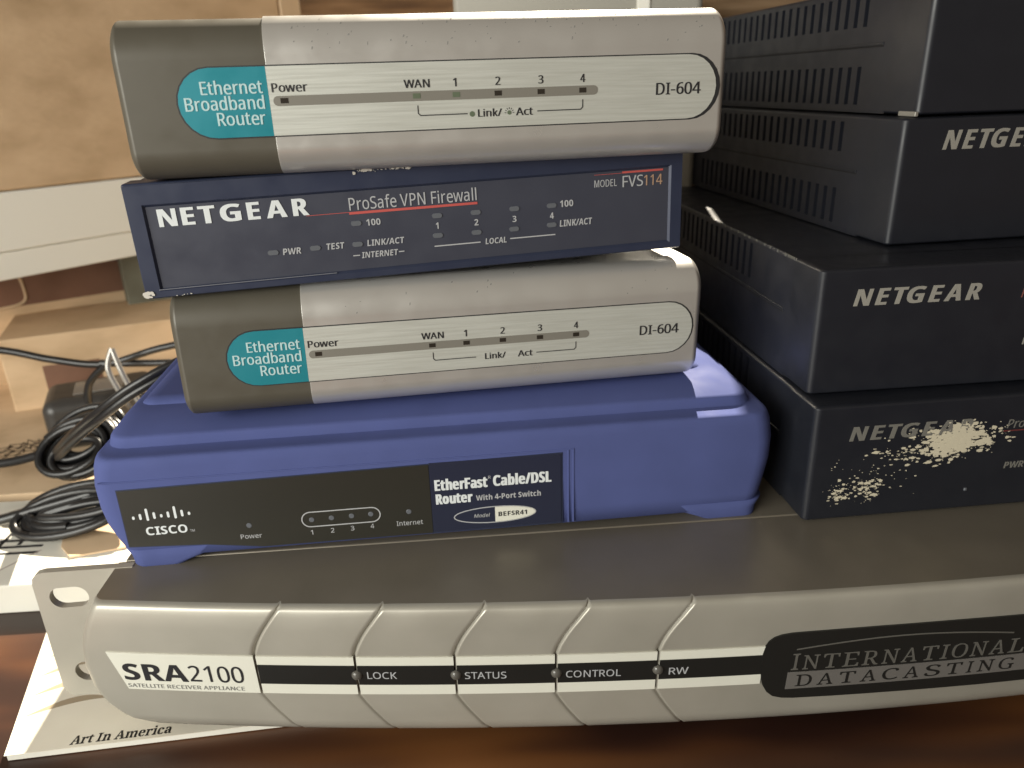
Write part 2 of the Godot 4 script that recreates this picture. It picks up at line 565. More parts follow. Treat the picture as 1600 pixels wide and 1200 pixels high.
func firewall() -> void:
	var t := thing("firewall_box", "slim dark navy firewall box with white lettering between the two silver routers", "firewall", Vector3(-88.2, 73.9, -180), 12.1, 1.2, 40)
	var W := 139.4
	var H := 27.4
	var st := start()
	rbox(st, Vector3(0.8, 0.4, -104), Vector3(W - 0.8, H - 0.4, -9), Vector3.ONE, Vector3.ONE, 3)
	part("case", st, M.navy, t)
	st = start()
	rbox(st, Vector3(0, 0, -10), Vector3(W, H, -0.95), Vector3(0.7, 0.7, 0.7), Vector3(0.7, 0.7, 0.7), 3)
	frame_ring(st, Rect2(0.5, 0.5, W - 1, H - 1), Rect2(3.8, 1.9, W - 7.4, 20.6), -0.95, -0.2, 0.6)
	# outer flank of the raised frame
	for e in [[Vector2(0.5, 0.5), Vector2(W - 0.5, 0.5), Vector3.DOWN], [Vector2(0.5, H - 0.5), Vector2(W - 0.5, H - 0.5), Vector3.UP], [Vector2(0.5, 0.5), Vector2(0.5, H - 0.5), Vector3.LEFT], [Vector2(W - 0.5, 0.5), Vector2(W - 0.5, H - 0.5), Vector3.RIGHT]]:
		quad(st, Vector3(e[0].x, e[0].y, -0.2), Vector3(e[1].x, e[1].y, -0.2), Vector3(e[1].x, e[1].y, -1.4), Vector3(e[0].x, e[0].y, -1.4), e[2])
	part("bezel", st, M.navy, t)
	st = start()
	plate(st, rect(4.4, W - 4.2, 2.5, 21.9), -1.2, -0.8)
	var p := part("front_panel", st, M.navy_panel, t)
	var z := -0.66
	st = start()
	spaced_word(st, "NETGEAR", [6.8, 12.0, 15.9, 20.8, 27.0, 31.4, 37.6], [3.9, 2.7, 3.6, 4.5, 2.7, 4.6, 3.6], 17.1, 4.1, z)
	part("lettering", st, M.white_ink, p)
	st = start()
	print_text(st, "ProSafe VPN Firewall", 51.0, 17.3, 32.0, 3.3, z, M.sans)
	print_text(st, "100", 54.7, 13.3, 3.5, 1.6, z, M.sansb)
	print_text(st, "PWR", 33.6, 7.9, 4.4, 1.55, z, M.sansb, 0.12)
	print_text(st, "TEST", 44.1, 8.2, 4.4, 1.55, z, M.sansb, 0.12)
	print_text(st, "LINK/ACT", 54.3, 8.2, 9.2, 1.55, z, M.sansb, 0.12)
	print_text(st, "INTERNET", 52.6, 5.3, 9.0, 1.5, z, M.sansb, 0.15)
	stroke(st, [Vector2(50.5, 6.1), Vector2(52.2, 6.1)], 0.25, z)
	stroke(st, [Vector2(62.0, 6.1), Vector2(63.4, 6.1)], 0.25, z)
	var lx := [72.5, 82.5, 92.6, 102.7]
	for i in 4:
		print_text(st, str(i + 1), lx[i] - 0.5, 11.0, 0.7 if i == 0 else 1.05, 1.6, z, M.sansb)
	print_text(st, "100", 105.0, 13.8, 3.6, 1.7, z, M.sansb)
	print_text(st, "LINK/ACT", 104.8, 8.7, 8.8, 1.7, z, M.sansb, 0.08)
	print_text(st, "LOCAL", 84.6, 5.9, 5.6, 1.5, z, M.sansb, 0.1)
	stroke(st, [Vector2(71.2, 6.6), Vector2(83.3, 6.6)], 0.3, z)
	stroke(st, [Vector2(91.2, 6.8), Vector2(103.5, 6.8)], 0.3, z)
	print_text(st, "MODEL", 114.5, 18.1, 6.2, 1.8, z, M.sans)
	print_text(st, "FVS", 122.3, 17.6, 5.7, 2.9, z, M.sans)
	part("lettering", st, M.dim_ink, p)
	st = start()
	print_text(st, "114", 128.3, 17.6, 5.2, 2.7, z, M.sans)
	part("lettering", st, mat(lin(0.42, 0.27, 0.18), 0.6), p)
	st = start()
	plate(st, PackedVector2Array([Vector2(40.5, 16.85), Vector2(50.8, 16.85), Vector2(50.8, 16.35), Vector2(83.1, 16.35), Vector2(83.1, 16.95), Vector2(40.5, 16.97)]), -0.8, z)
	part("printed_line", st, M.red_ink, p)
	st = start()
	plate(st, PackedVector2Array([Vector2(114.5, 21.2), Vector2(122.2, 21.2), Vector2(122.2, 21.15), Vector2(133.6, 21.15), Vector2(133.6, 21.65), Vector2(122.2, 21.65), Vector2(122.2, 21.3), Vector2(114.5, 21.3)]), -0.8, z)
	part("printed_line", st, M.red_ink, p)
	for q in [[52.2, 14.1], [31.3, 8.7], [41.5, 8.9], [51.9, 8.9], [72.5, 14.3], [82.5, 14.3], [92.7, 14.4], [102.7, 14.4], [72.3, 9.3], [82.4, 9.2], [92.4, 9.2], [102.6, 9.4]]:
		st = start()
		plate(st, pill(q[0] - 1.3, q[0] + 1.3, q[1] - 0.6, q[1] + 0.6, true, true, 6), -0.9, -0.6)
		part("led", st, M.lens, t)
	# chipped paint: bare metal at the top edge and at the low left corner
	st = start()
	flecks(st, 26, Vector2(56, H - 0.75), Vector2(1.1, 0.3), 0.1, 0.5, 0.05, Vector2(50, H - 1.5), Vector2(60, H - 0.3))
	flecks(st, 26, Vector2(64, H - 0.7), Vector2(2.6, 0.14), 0.1, 0.38, 0.05, Vector2(58, H - 1.2), Vector2(72, H - 0.3))
	flecks(st, 24, Vector2(0.9, 1.3), Vector2(0.5, 0.5), 0.2, 0.6, 0.05, Vector2(0.1, 0.2), Vector2(3, 3))
	flecks(st, 6, Vector2(9, 0.7), Vector2(1, 0.1), 0.1, 0.3, 0.05, Vector2(5, 0.4), Vector2(13, 1))
	part("chipped_paint", st, M.chip, t)
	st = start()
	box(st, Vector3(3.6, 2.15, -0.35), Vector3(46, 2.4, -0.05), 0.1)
	part("edge_highlight", st, mat(lin(0.2, 0.21, 0.25), 0.35, 0.3), t)  # paler strip painted in for the light caught along the panel's lower edge

# ---------------------------------------------------------------- the blue router
func blue_router() -> void:
	var t := thing("network_router", "wide blue router with dark front panel at bottom of the left stack", "router", Vector3(-110.8, 0, -174.2), 5.6)
	var st := start()
	plan_loft(st, [
		[2.9, 5.0, 7.0, 181.0, 4.0], [3.0, 0.5, 5.4, 182.8, 5.0], [8.0, 0.3, 2.6, 184.2, 6.0], [13.0, 0.1, 0.9, 185.1, 6.0], [18.0, 0.0, 0.1, 185.9, 6.0], [24.0, 0.0, 0.0, 186.0, 6.0],
		[29.6, 0.1, 0.9, 185.1, 6.0], [31.6, 0.3, 1.6, 184.4, 6.0], [32.3, 0.7, 1.9, 184.1, 6.0], [32.6, 1.3, 2.3, 183.4, 6.0], [32.7, 2.3, 2.6, 182.6, 6.0], [32.7, 6.9, 3.0, 181.6, 6.0], [32.8, 7.2, 3.1, 181.4, 6.0],
		[34.9, 7.6, 3.6, 180.6, 6.0], [35.4, 7.9, 3.9, 180.2, 6.0], [35.7, 8.8, 4.3, 179.6, 6.0], [37.4, 15.0, 5.5, 176.5, 5.0], [38.0, 22.0, 6.5, 174.5, 5.0]], 150.0)
	st.generate_normals()
	part("shell", st, M.blue, t)
	st = start()
	rbox(st, Vector3(7.5, 34, -146), Vector3(172, 39.6, -23.5), Vector3(5, 2.5, 4), Vector3(8, 2.5, 4), 4)
	part("raised_deck", st, M.blue, t)
	for x in [[5.6, 26.0, 0.0, 4.0], [160.0, 182.8, 4.0, 0.0]]:
		st = start()
		var a: float = x[0]
		var b: float = x[1]
		plan_loft(st, [[0.0, 0.75, a + 1.2 + x[2], b - 1.2 - x[3], 3.0], [0.5, 0.45, a + 0.6 + x[2], b - 0.6 - x[3], 3.4], [3.0, 0.4, a - 0.2 - x[2] * 0.6, b + 0.2 + x[3] * 0.6, 4.6], [5.4, 0.3, a - 1.6 - x[2], b + 1.6 + x[3], 5.2]], 24.0)
		st.generate_normals()
		part("front_foot", st, M.blue, t)
		st = start()
		plate(st, rect(a, b, 0, 3.6), -142, -122)
		part("rear_foot", st, M.blue, t)
	st = start()
	plate(st, PackedVector2Array([Vector2(7, 6.9), Vector2(27, 5.8), Vector2(42, 3.7), Vector2(124.6, 3.4), Vector2(124.6, 25.6), Vector2(7, 24.2)]), -0.6, 0.12)
	var rim := part("panel_groove", st, M.navy, t)
	st = start()
	plate(st, PackedVector2Array([Vector2(7.3, 7.2), Vector2(27.1, 6.1), Vector2(42.1, 4.0), Vector2(88.0, 3.8), Vector2(88.0, 24.9), Vector2(7.3, 23.9)]), -0.5, 0.3, 0.12)
	var p := part("front_panel", st, M.black_gloss, t)
	st = start()
	plate(st, rect(88.1, 124.2, 3.8, 25.3), -0.5, 0.3, 0.12)
	var q := part("name_panel", st, M.navy_gloss, t)
	st = start()
	for x in [126.0, 127.4]:
		box(st, Vector3(x, 3.4, -0.4), Vector3(x + 0.5, 26.2, 0.16), 0.12)
	box(st, Vector3(3.0, 26.2, -0.4), Vector3(127.9, 26.6, 0.14), 0.12)
	part("panel_rib", st, M.blue, t)
	var z := 0.4
	st = start()
	var hs := [1.0, 1.8, 3.7, 2.0, 1.0, 1.8, 3.7, 2.0, 1.0]
	for i in 9:
		var x := 10.0 + i * 1.78
		var y := 15.6 + i * 0.02
		plate(st, pill_up(x - 0.32, x + 0.32, y - hs[i] * 0.25, y + hs[i] * 0.75), 0.2, z)
	part("bridge_emblem", st, M.white_ink, p)
	st = start()
	print_text(st, "CISCO", 12.4, 10.3, 10.6, 2.5, z, M.sansb)
	part("lettering", st, M.white_ink, p)
	st = start()
	print_text(st, "TM", 23.6, 10.4, 1.2, 0.7, z, M.sans)
	print_text(st, "Power", 36.3, 6.8, 5.6, 1.4, z, M.sans)
	for i in 4:
		print_text(st, str(i + 1), 54.9 + i * 5.4, 6.4 + i * 0.15, 0.6 if i == 0 else 0.95, 1.4, z, M.sans)
	print_text(st, "Internet", 78.2, 6.9, 7.2, 1.45, z, M.sans)
	var ring := pill(53.0, 74.0, 8.9, 13.4, true, true, 10)
	var loop := []
	for v in ring:
		loop.append(v)
	loop.append(ring[0])
	stroke(st, loop, 0.3, z)
	part("lettering", st, M.dim_ink, p)
	for e in [[39.0, 10.8], [55.6, 11.0], [60.9, 11.1], [66.3, 11.2], [71.5, 11.3], [81.8, 11.1]]:
		st = start()
		plate(st, ellipse(e[0], e[1], 0.75, 0.75, 12), 0.2, 0.42, 0.1)
		part("led", st, M.lens, t)
	st = start()
	print_text(st, "EtherFast", 88.9 + 0.5, 16.9, 14.2, 3.5, z, M.heavy)
	print_text(st, "Cable/DSL", 105.4, 17.0, 15.9, 3.5, z, M.heavy)
	print_text(st, "Router", 89.5, 12.6, 9.8, 3.2, z, M.heavy)
	part("lettering", st, M.white_ink, q)
	st = start()
	print_text(st, "R", 104.0, 19.4, 0.7, 0.9, z, M.sans)
	print_text(st, "With 4-Port Switch", 100.4, 12.9, 18.0, 1.75, z, M.sansb)
	print_text(st, "Model", 99.6, 7.5, 4.2, 1.2, z + 0.05, M.sans, 0.2)
	var el := ellipse(105.5, 8.1, 11.4, 2.5, 32)
	loop = []
	for v in el:
		loop.append(v)
	loop.append(el[0])
	stroke(st, loop, 0.28, z)
	part("lettering", st, M.dim_ink, q)
	st = start()
	plate(st, ellipse(105.5, 8.1, 11.4, 2.5, 18, -PI / 2, PI / 2), 0.2, z)
	part("model_oval", st, M.cream, q)
	st = start()
	print_text(st, "BEFSR41", 106.4, 7.4, 8.0, 1.4, z + 0.06, M.sansb)
	part("lettering", st, M.ink, q)

func pill_up(x0: float, x1: float, y0: float, y1: float) -> PackedVector2Array:
	var o := PackedVector2Array()
	var r := (x1 - x0) / 2
	var m := (x0 + x1) / 2
	for i in 7:
		var a := PI * i / 6
		o.append(Vector2(m + cos(a) * r, y1 - r + sin(a) * r))
	for i in 7:
		var a := PI + PI * i / 6
		o.append(Vector2(m + cos(a) * r, y0 + r + sin(a) * r))
	return o

# ---------------------------------------------------------------- the rack receiver
func bow(u: float) -> float:
	return -0.00041 * u * u

func face_off(y: float) -> float:   # how far the face stands before (or behind) its crease at height y
	var P := [[0.0, -1.2], [-0.5, -0.35], [-1.4, 0.0], [-4.0, 0.25], [-14.4, -0.35], [-28.0, -1.4], [-34.0, -1.9], [-39.5, -2.6], [-42.4, -4.2], [-43.2, -6.5]]
	for i in P.size() - 1:
		if y <= P[i][0] and y >= P[i + 1][0]:
			return lerpf(P[i][1], P[i + 1][1], (y - P[i][0]) / (P[i + 1][0] - P[i][0]))
	return P[P.size() - 1][1] if y < 0 else P[0][1]

func on_face(u: float, y: float, z: float) -> Vector3:
	return Vector3(u, y, bow(u) + face_off(y) + z)

func left_end(y: float) -> float:
	var P := [[0.0, -209.6], [-5.0, -212.4], [-11.0, -215.0], [-17.0, -216.7], [-23.0, -217.3], [-29.0, -216.6], [-34.0, -214.6], [-38.0, -211.4], [-41.0, -207.4], [-43.2, -202.0]]
	for i in P.size() - 1:
		if y <= P[i][0] and y >= P[i + 1][0]:
			return lerpf(P[i][1], P[i + 1][1], (y - P[i][0]) / (P[i + 1][0] - P[i][0]))
	return P[0][1] if y > 0 else P[P.size() - 1][1]

func groove_shift(y: float) -> float:
	return 8.2 * pow(maxf(0.0, (y + 15.0) / 15.0), 1.6) + 6.2 * pow(maxf(0.0, (-27.5 - y) / 12.0), 1.3) + 0.35 * sin((y + 14) * 0.2)

# a plate that follows the bowed face: columns of [u, low y, high y]
func face_strip(st: SurfaceTool, c: Array, z: float) -> void:
	for i in c.size() - 1:
		var ys := []
		var prev := []
		for k in 5:
			var q := k / 4.0
			ys.append([on_face(c[i][0], lerpf(c[i][1], c[i][2], q), z), on_face(c[i + 1][0], lerpf(c[i + 1][1], c[i + 1][2], q), z)])
		for k in 4:
			quad(st, ys[k][0], ys[k][1], ys[k + 1][1], ys[k + 1][0], Vector3.BACK)
		for k in [0, 4]:
			var back := Vector3(0, 0, -0.9)
			quad(st, ys[k][0], ys[k][1], ys[k][1] + back, ys[k][0] + back, Vector3.UP if k == 4 else Vector3.DOWN)
	for e in [c[0], c[c.size() - 1]]:
		var a := on_face(e[0], e[1], z)
		var b := on_face(e[0], e[2], z)
		quad(st, a, b, b + Vector3(0, 0, -0.9), a + Vector3(0, 0, -0.9), Vector3.LEFT if e == c[0] else Vector3.RIGHT)

func rack_receiver() -> void:
	var t := thing("rack_receiver", "long grey rack receiver with bowed front bezel and mounting ear, under both stacks", "receiver", Vector3(102, 0, -156.3), 4.0)
	var gs := [-169.7, -143.9, -118.5, -92.9, -67.0]
	# the bezel's skin: columns follow the grooves, rows follow the profile
	var cols := []
	var u := -199.0
	for g in gs:
		while u < g - 2.6:
			cols.append([u, 0.0])
			u += 5.0
		for e in [[-1.6, 0.0], [-0.75, -0.05], [-0.4, -0.35], [-0.15, -0.95], [0.15, -0.95], [0.32, -0.2], [0.5, 0.1], [0.95, 0.08], [2.2, 0.0]]:
			cols.append([g + e[0], e[1]])
		u = g + 6.0
	while u < 217.0:
		cols.append([u, 0.0])
		u += 6.0
	cols.append([217.0, 0.0])
	var rows := [-43.2, -42.9, -42.4, -41.4, -39.5, -38.0, -36.0, -34.0, -31.5, -29.4, -28.6, -28.0, -27.6, -21.0, -14.9, -14.4, -12.0, -9.0, -6.5, -4.0, -2.4, -1.4, -0.9, -0.5, -0.2, 0.0]
	var P := []
	for c in cols:
		var line := []
		for y in rows:
			var w := clampf((c[0] + 186.0) / 12.0, 0, 1) * clampf((-46.0 - c[0]) / 14.0, 0, 1)
			var x: float = c[0] + groove_shift(y) * w
			var d: float = c[1]
			if y < -28.3:
				d *= 0.55
			if y > -28.3 and y < -14.5:
				d = minf(d, 0.0)
			line.append(on_face(x, y, d))
		line.append(line[rows.size() - 1] + Vector3(0, 0, -1.2))
		P.append(line)
	# the rounded left end: columns shrink towards a curved outline and turn back to the ear
	var E := []
	for i in 9:
		var a := PI / 2 * (1.0 - i / 8.0)
		var line := []
		for y in rows:
			var le := left_end(y)
			var r := 2.6
			var x := le + r - r * sin(a)
			var zz := bow(x) + face_off(y) * 1.0 - r * 0.9 * (1.0 - cos(a))
			line.append(Vector3(x, y, zz))
		line.append(line[rows.size() - 1] + Vector3(0, 0, -1.2))
		E.append(line)
	var wall := []
	for y in rows:
		wall.append(Vector3(left_end(y) + 0.4, y, -34.0))
	wall.append(Vector3(left_end(0) + 0.4, 0, -34.0))
	var all := [wall] + E + P
	var st := start()
	st.set_smooth_group(0)
	for i in all.size() - 1:
		for j in all[i].size() - 1:
			for e in [[all[i][j], all[i + 1][j + 1], all[i + 1][j]], [all[i][j], all[i][j + 1], all[i + 1][j + 1]]]:
				if (e[1] - e[0]).cross(e[2] - e[0]).length() > 1e-6:
					for p in e:
						st.add_vertex(p * S)
	st.generate_normals()
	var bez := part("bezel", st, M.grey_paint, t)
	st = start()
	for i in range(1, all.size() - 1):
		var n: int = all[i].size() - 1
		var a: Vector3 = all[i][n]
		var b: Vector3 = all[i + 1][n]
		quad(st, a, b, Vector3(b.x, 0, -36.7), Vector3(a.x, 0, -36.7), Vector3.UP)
	part("shaded_bezel_top", st, M.grey_shaded, t)  # bezel top in the darkened grey, its shade painted in
	# the cream band with its black stripe, one length between each pair of grooves
	var ends := [-209.0] + gs + [-39.5]
	for i in ends.size() - 1:
		var a: float = ends[i] + (0.0 if i == 0 else 0.35)
		var b: float = ends[i + 1] - 0.35
		st = start()
		var n := 8
		for k in n:
			var u0 := lerpf(a, b, float(k) / n)
			var u1 := lerpf(a, b, float(k + 1) / n)
			var lx := 0.0
			var L0 := [u0, u0]
			if i == 0 and k == 0:
				L0 = [u0 + 3.2, u0]
			var ya := -27.7
			var yb := -14.9
			quad(st, on_face(L0[0], ya, 0.28), on_face(u1, ya, 0.28), on_face(u1, yb, 0.28), on_face(L0[1], yb, 0.28), Vector3.BACK)
			quad(st, on_face(u0, yb, 0.28), on_face(u1, yb, 0.28), on_face(u1, yb, -0.2), on_face(u0, yb, -0.2), Vector3.UP)
			quad(st, on_face(L0[0], ya, 0.28), on_face(u1, ya, 0.28), on_face(u1, ya, -0.3), on_face(L0[0], ya, -0.3), Vector3.DOWN)
		part("band_panel", st, M.cream, bez)
		if i > 0:
			st = start()
			for k in n:
				var u0 := lerpf(a, b, float(k) / n)
				var u1 := lerpf(a, b, float(k + 1) / n)
				quad(st, on_face(u0, -24.2, 0.42), on_face(u1, -24.2, 0.42), on_face(u1, -17.6, 0.42), on_face(u0, -17.6, 0.42), Vector3.BACK)
			part("black_stripe", st, M.plate_black, bez)
	var face := func(x: float, y: float, z: float) -> Vector3: return on_face(x, y, z)
	st = start()
	for i in range(1, 5):
		pass
	print_text(st, "SRA", -205.8, -24.3, 17.2, 5.8, 0.42, M.bold, 0.0, face)
	part("lettering", st, M.ink, bez)
	st = start()
	print_text(st, "2100", -188.0, -24.2, 14.4, 5.7, 0.42, M.sans, 0.0, face)
	part("lettering", st, M.ink, bez)
	st = start()
	print_text(st, "SATELLITE RECEIVER APPLIANCE", -205.6, -26.9, 31.5, 1.3, 0.4, M.sans, 0.0, face)
	part("lettering", st, M.ink_grey, bez)
	st = start()
	print_text(st, "LOCK", -141.2, -22.0, 7.6, 2.3, 0.52, M.sans, 0.0, face)
	print_text(st, "STATUS", -116.2, -22.2, 10.6, 2.3, 0.52, M.sans, 0.0, face)
	print_text(st, "CONTROL", -90.4, -22.4, 14.0, 2.3, 0.52, M.sans, 0.0, face)
	print_text(st, "RW", -64.1, -22.6, 5.0, 2.3, 0.52, M.sans, 0.0, face)
	part("lettering", st, M.dim_ink, bez)
	for i in range(1, 5):
		st = start()
		var c := on_face(gs[i] + 0.1, -20.8, 0.2)
		rbox(st, c - Vector3(1.45, 1.45, 1.2), c + Vector3(1.45, 1.45, 1.2), Vector3(1.44, 1.44, 1.19), Vector3(1.44, 1.44, 1.19), 4)
		part("led", st, mat(lin(0.1, 0.095, 0.085), 0.2), bez)
	# the black name plate
	st = start()
	face_strip(st, [[-40.3, -21.5, -17.4], [-39.9, -25.2, -15.0], [-39.1, -28.2, -13.2], [-37.8, -30.6, -12.0], [-36.0, -32.3, -11.3], [-33.5, -33.1, -10.9], [-30.5, -33.4, -10.8], [-20, -33.6, -10.6], [-10, -33.7, -10.5], [0, -33.8, -10.5], [10, -33.9, -10.5], [20, -34.0, -10.6], [30, -34.0, -10.7], [40, -34, -10.8], [50, -34, -11]], 0.5)
	var np := part("name_plate", st, M.plate_black, bez)
	st = start()
	var strip := []
	for i in 11:
		strip.append([lerpf(-33.0, 33.4, i / 10.0), -29.9, -24.0])
	face_strip(st, strip, 0.62)
	part("name_band", st, M.plate_grey, bez)
	st = start()
	var word := "INTERNATIONAL"
	var x := -32.4
	for i in word.length():
		var w := 4.2 if word[i] != "I" else 1.9
		print_text(st, word[i], x, -23.2, w, 4.9 if i > 0 else 5.6, 0.66, M.serif, 0.0, face)
		x += w + 1.05
	var arc := []
	for i in 15:
		var k := i / 14.0
		arc.append(Vector2(lerpf(-31.8, 26, k), -17.0 + 3.2 * sin(PI * (0.08 + 0.84 * k))))
	stroke(st, arc, 0.45, 0.62, face)
	part("lettering", st, M.plate_ink, bez)
	st = start()
	word = "DATACASTING"
	x = -30.6
	for i in word.length():
		var w := 4.2 if word[i] != "I" else 1.5
		print_text(st, word[i], x, -29.0, w, 4.0, 0.72, M.serif, 0.0, face)
		x += w + 1.6
	part("lettering", st, M.plate_black, bez)
	# lid, body, ear
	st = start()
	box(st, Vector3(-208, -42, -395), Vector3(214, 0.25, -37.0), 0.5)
	part("case", st, M.grey_shaded, t)
	st = start()
	var outer := PackedVector2Array()
	for e in [[-205, 0.2], [-228.6, 0.2], [-230.6, -0.3], [-231.8, -1.7], [-232.2, -3.6], [-232.2, -38.4], [-231.6, -40.6], [-230, -42], [-205, -42]]:
		outer.append(Vector2(e[0], e[1]))
	var ear := ear_plate(outer, [[-223.5, -8.2, 5.2, 3.3], [-222.5, -33.6, 5.2, 3.3]], -36.0, -33.8)
	part("mounting_ear", ear, M.grey_paint, t)
	for zz in [-60.0, -350.0]:
		for xx in [-190.0, 150.0]:
			st = start()
			rbox(st, Vector3(xx, -46.3, zz - 14), Vector3(xx + 16, -41.8, zz + 2), Vector3.ONE * 1.5, Vector3.ONE * 1.5, 3)
			part("rubber_foot", st, M.rubber, t)

# a plate with oval holes: horizontal strips between the holes' outlines
func ear_plate(outer: PackedVector2Array, holes: Array, z0: float, z1: float) -> SurfaceTool:
	var st := start()
	var polys := [outer]
	var rims := []
	for h in holes:
		var ho := PackedVector2Array()
		for i in 24:
			var a := TAU * i / 24.0
			var c := cos(a)
			var s := sin(a)
			ho.append(Vector2(h[0] + signf(c) * (h[2] - h[3]) + c * h[3], h[1] + s * h[3]))
		rims.append(ho)
		# slit the outline at the hole's height: cut in an upper and a lower half, so no polygon has a hole
		var next := []
		for p in polys:
			var up := Geometry2D.intersect_polygons(p, rect(-300, 300, h[1], 300))
			var low := Geometry2D.intersect_polygons(p, rect(-300, 300, -300, h[1]))
			for e in up + low:
				for f in Geometry2D.clip_polygons(e, ho):
					next.append(f)
		polys = next
	for p in polys:
		var idx := Geometry2D.triangulate_polygon(p)
		for i in range(0, idx.size(), 3):
			for zz in [z0, z1]:
				var n := Vector3(0, 0, 1.0 if zz == z1 else -1.0)
				tri(st, Vector3(p[idx[i]].x, p[idx[i]].y, zz), Vector3(p[idx[i + 1]].x, p[idx[i + 1]].y, zz), Vector3(p[idx[i + 2]].x, p[idx[i + 2]].y, zz), n, n, n)
	for k in rims.size() + 1:
		var p: PackedVector2Array = outer if k == 0 else rims[k - 1]
		var c := Vector2.ZERO
		for v in p:
			c += v
		c /= p.size()
		for i in p.size():
			var j := (i + 1) % p.size()
			var m := (p[i] + p[j]) / 2 - c
			var d := p[j] - p[i]
			var n2 := Vector2(d.y, -d.x).normalized()
			if n2.dot(m) * (1.0 if k == 0 else -1.0) < 0:
				n2 = -n2
			quad(st, Vector3(p[i].x, p[i].y, z0), Vector3(p[j].x, p[j].y, z0), Vector3(p[j].x, p[j].y, z1), Vector3(p[i].x, p[i].y, z1), Vector3(n2.x, n2.y, 0))
	return st

# ---------------------------------------------------------------- the black boxes on the right
# the left side wall (x = 0) with rows of slots sunk into it
func slotted_wall(st: SurfaceTool, holes: SurfaceTool, zf: float, zb: float, h0: float, h1: float, rows: Array) -> void:
	var ys := [h0]
	for r in rows:
		ys.append(r[0])
		ys.append(r[1])
	ys.append(h1)
	var L := Vector3.LEFT
	for i in ys.size() - 1:
		if i % 2 == 0:
			quad(st, Vector3(0, ys[i], zf), Vector3(0, ys[i], zb), Vector3(0, ys[i + 1], zb), Vector3(0, ys[i + 1], zf), L)
			continue
		var r: Array = rows[(i - 1) / 2]
		var z := zf
		for k in int(r[4]):
			var a: float = r[2] - k * r[3]
			var b := a - 2.1
			quad(st, Vector3(0, ys[i], z), Vector3(0, ys[i], a), Vector3(0, ys[i + 1], a), Vector3(0, ys[i + 1], z), L)
			quad(st, Vector3(0, ys[i], a), Vector3(1.6, ys[i], a), Vector3(1.6, ys[i + 1], a), Vector3(0, ys[i + 1], a), Vector3.FORWARD)
			quad(st, Vector3(0, ys[i], b), Vector3(1.6, ys[i], b), Vector3(1.6, ys[i + 1], b), Vector3(0, ys[i + 1], b), Vector3.BACK)
			quad(st, Vector3(0, ys[i], a), Vector3(1.6, ys[i], a), Vector3(1.6, ys[i], b), Vector3(0, ys[i], b), Vector3.UP)
			quad(st, Vector3(0, ys[i + 1], a), Vector3(1.6, ys[i + 1], a), Vector3(1.6, ys[i + 1], b), Vector3(0, ys[i + 1], b), Vector3.DOWN)
			quad(holes, Vector3(1.6, ys[i], a), Vector3(1.6, ys[i], b), Vector3(1.6, ys[i + 1], b), Vector3(1.6, ys[i + 1], a), L)
			z = b
		quad(st, Vector3(0, ys[i], z), Vector3(0, ys[i], zb), Vector3(0, ys[i + 1], zb), Vector3(0, ys[i + 1], z), L)

func black_box(at: Vector3, yaw: float, label: String, slots: bool) -> Node3D:
	var t := thing("network_box", label, "network box", at, yaw, 0.0, 0.0, "black network boxes in the right stack")
	var W := 253.0
	var H := 35.6
	var D := 178.0
	# front bezel
	var st := start()
	rbox(st, Vector3(-0.1, 0.2, -16), Vector3(W, H, 0), Vector3(1.8, 0.8, 0), Vector3(1.8, 0.8, 1.8), 4)
	part("front_bezel", st, M.case_edge, t)
	st = start()
	var holes := start()
	var rows := []
	if slots:
		rows = [[2.4, 13.4, -30.0, 5.3, 22], [24.6, 33.6, -30.0, 5.3, 22]]
	else:
		rows = [[22.5, 33.9, -46.0, 5.3, 18]]
	slotted_wall(st, holes, -15.5, -D, 0.2, H - 0.9, rows)
	# top with a rounded edge, back, right side, underside
	for i in 4:
		var a0 := PI / 2 * i / 4.0
		var a1 := PI / 2 * (i + 1) / 4.0
		var f := func(a: float) -> Vector3: return Vector3(0.9 - 0.9 * cos(a), H - 0.9 + 0.9 * sin(a), 0)
		var n0 := Vector3(-cos(a0), sin(a0), 0)
		var n1 := Vector3(-cos(a1), sin(a1), 0)
		var p0: Vector3 = f.call(a0)
		var p1: Vector3 = f.call(a1)
		var q := Vector3(0, 0, -D)
		var s := Vector3(0, 0, -15.5)
		tri(st, p0 + s, p1 + s, p1 + q, n0, n1, n1)
		tri(st, p0 + s, p1 + q, p0 + q, n0, n1, n0)
	quad(st, Vector3(0.9, H, -15.5), Vector3(W, H, -15.5), Vector3(W, H, -D), Vector3(0.9, H, -D), Vector3.UP)
	quad(st, Vector3(0, 0.2, -15.5), Vector3(W, 0.2, -15.5), Vector3(W, 0.2, -D), Vector3(0, 0.2, -D), Vector3.DOWN)
	quad(st, Vector3(0, 0.2, -D), Vector3(W, 0.2, -D), Vector3(W, H, -D), Vector3(0, H, -D), Vector3.FORWARD)
	quad(st, Vector3(W, 0.2, -15.5), Vector3(W, 0.2, -D), Vector3(W, H, -D), Vector3(W, H, -15.5), Vector3.RIGHT)
	part("case", st, M.case_black, t)
	part("slot_lining", holes, M.slot, t)
	# where the two halves of the sheet metal meet
	st = start()
	box(st, Vector3(-0.12, 18.6, -D + 1), Vector3(0.3, 19.0, -20), 0.1)
	part("case_seam", st, M.slot, t)
	st = start()
	box(st, Vector3(-0.35, 19.1, -D + 1), Vector3(0.3, 19.9, -20), 0.15)
	part("case_lip", st, M.case_edge, t)
	return t

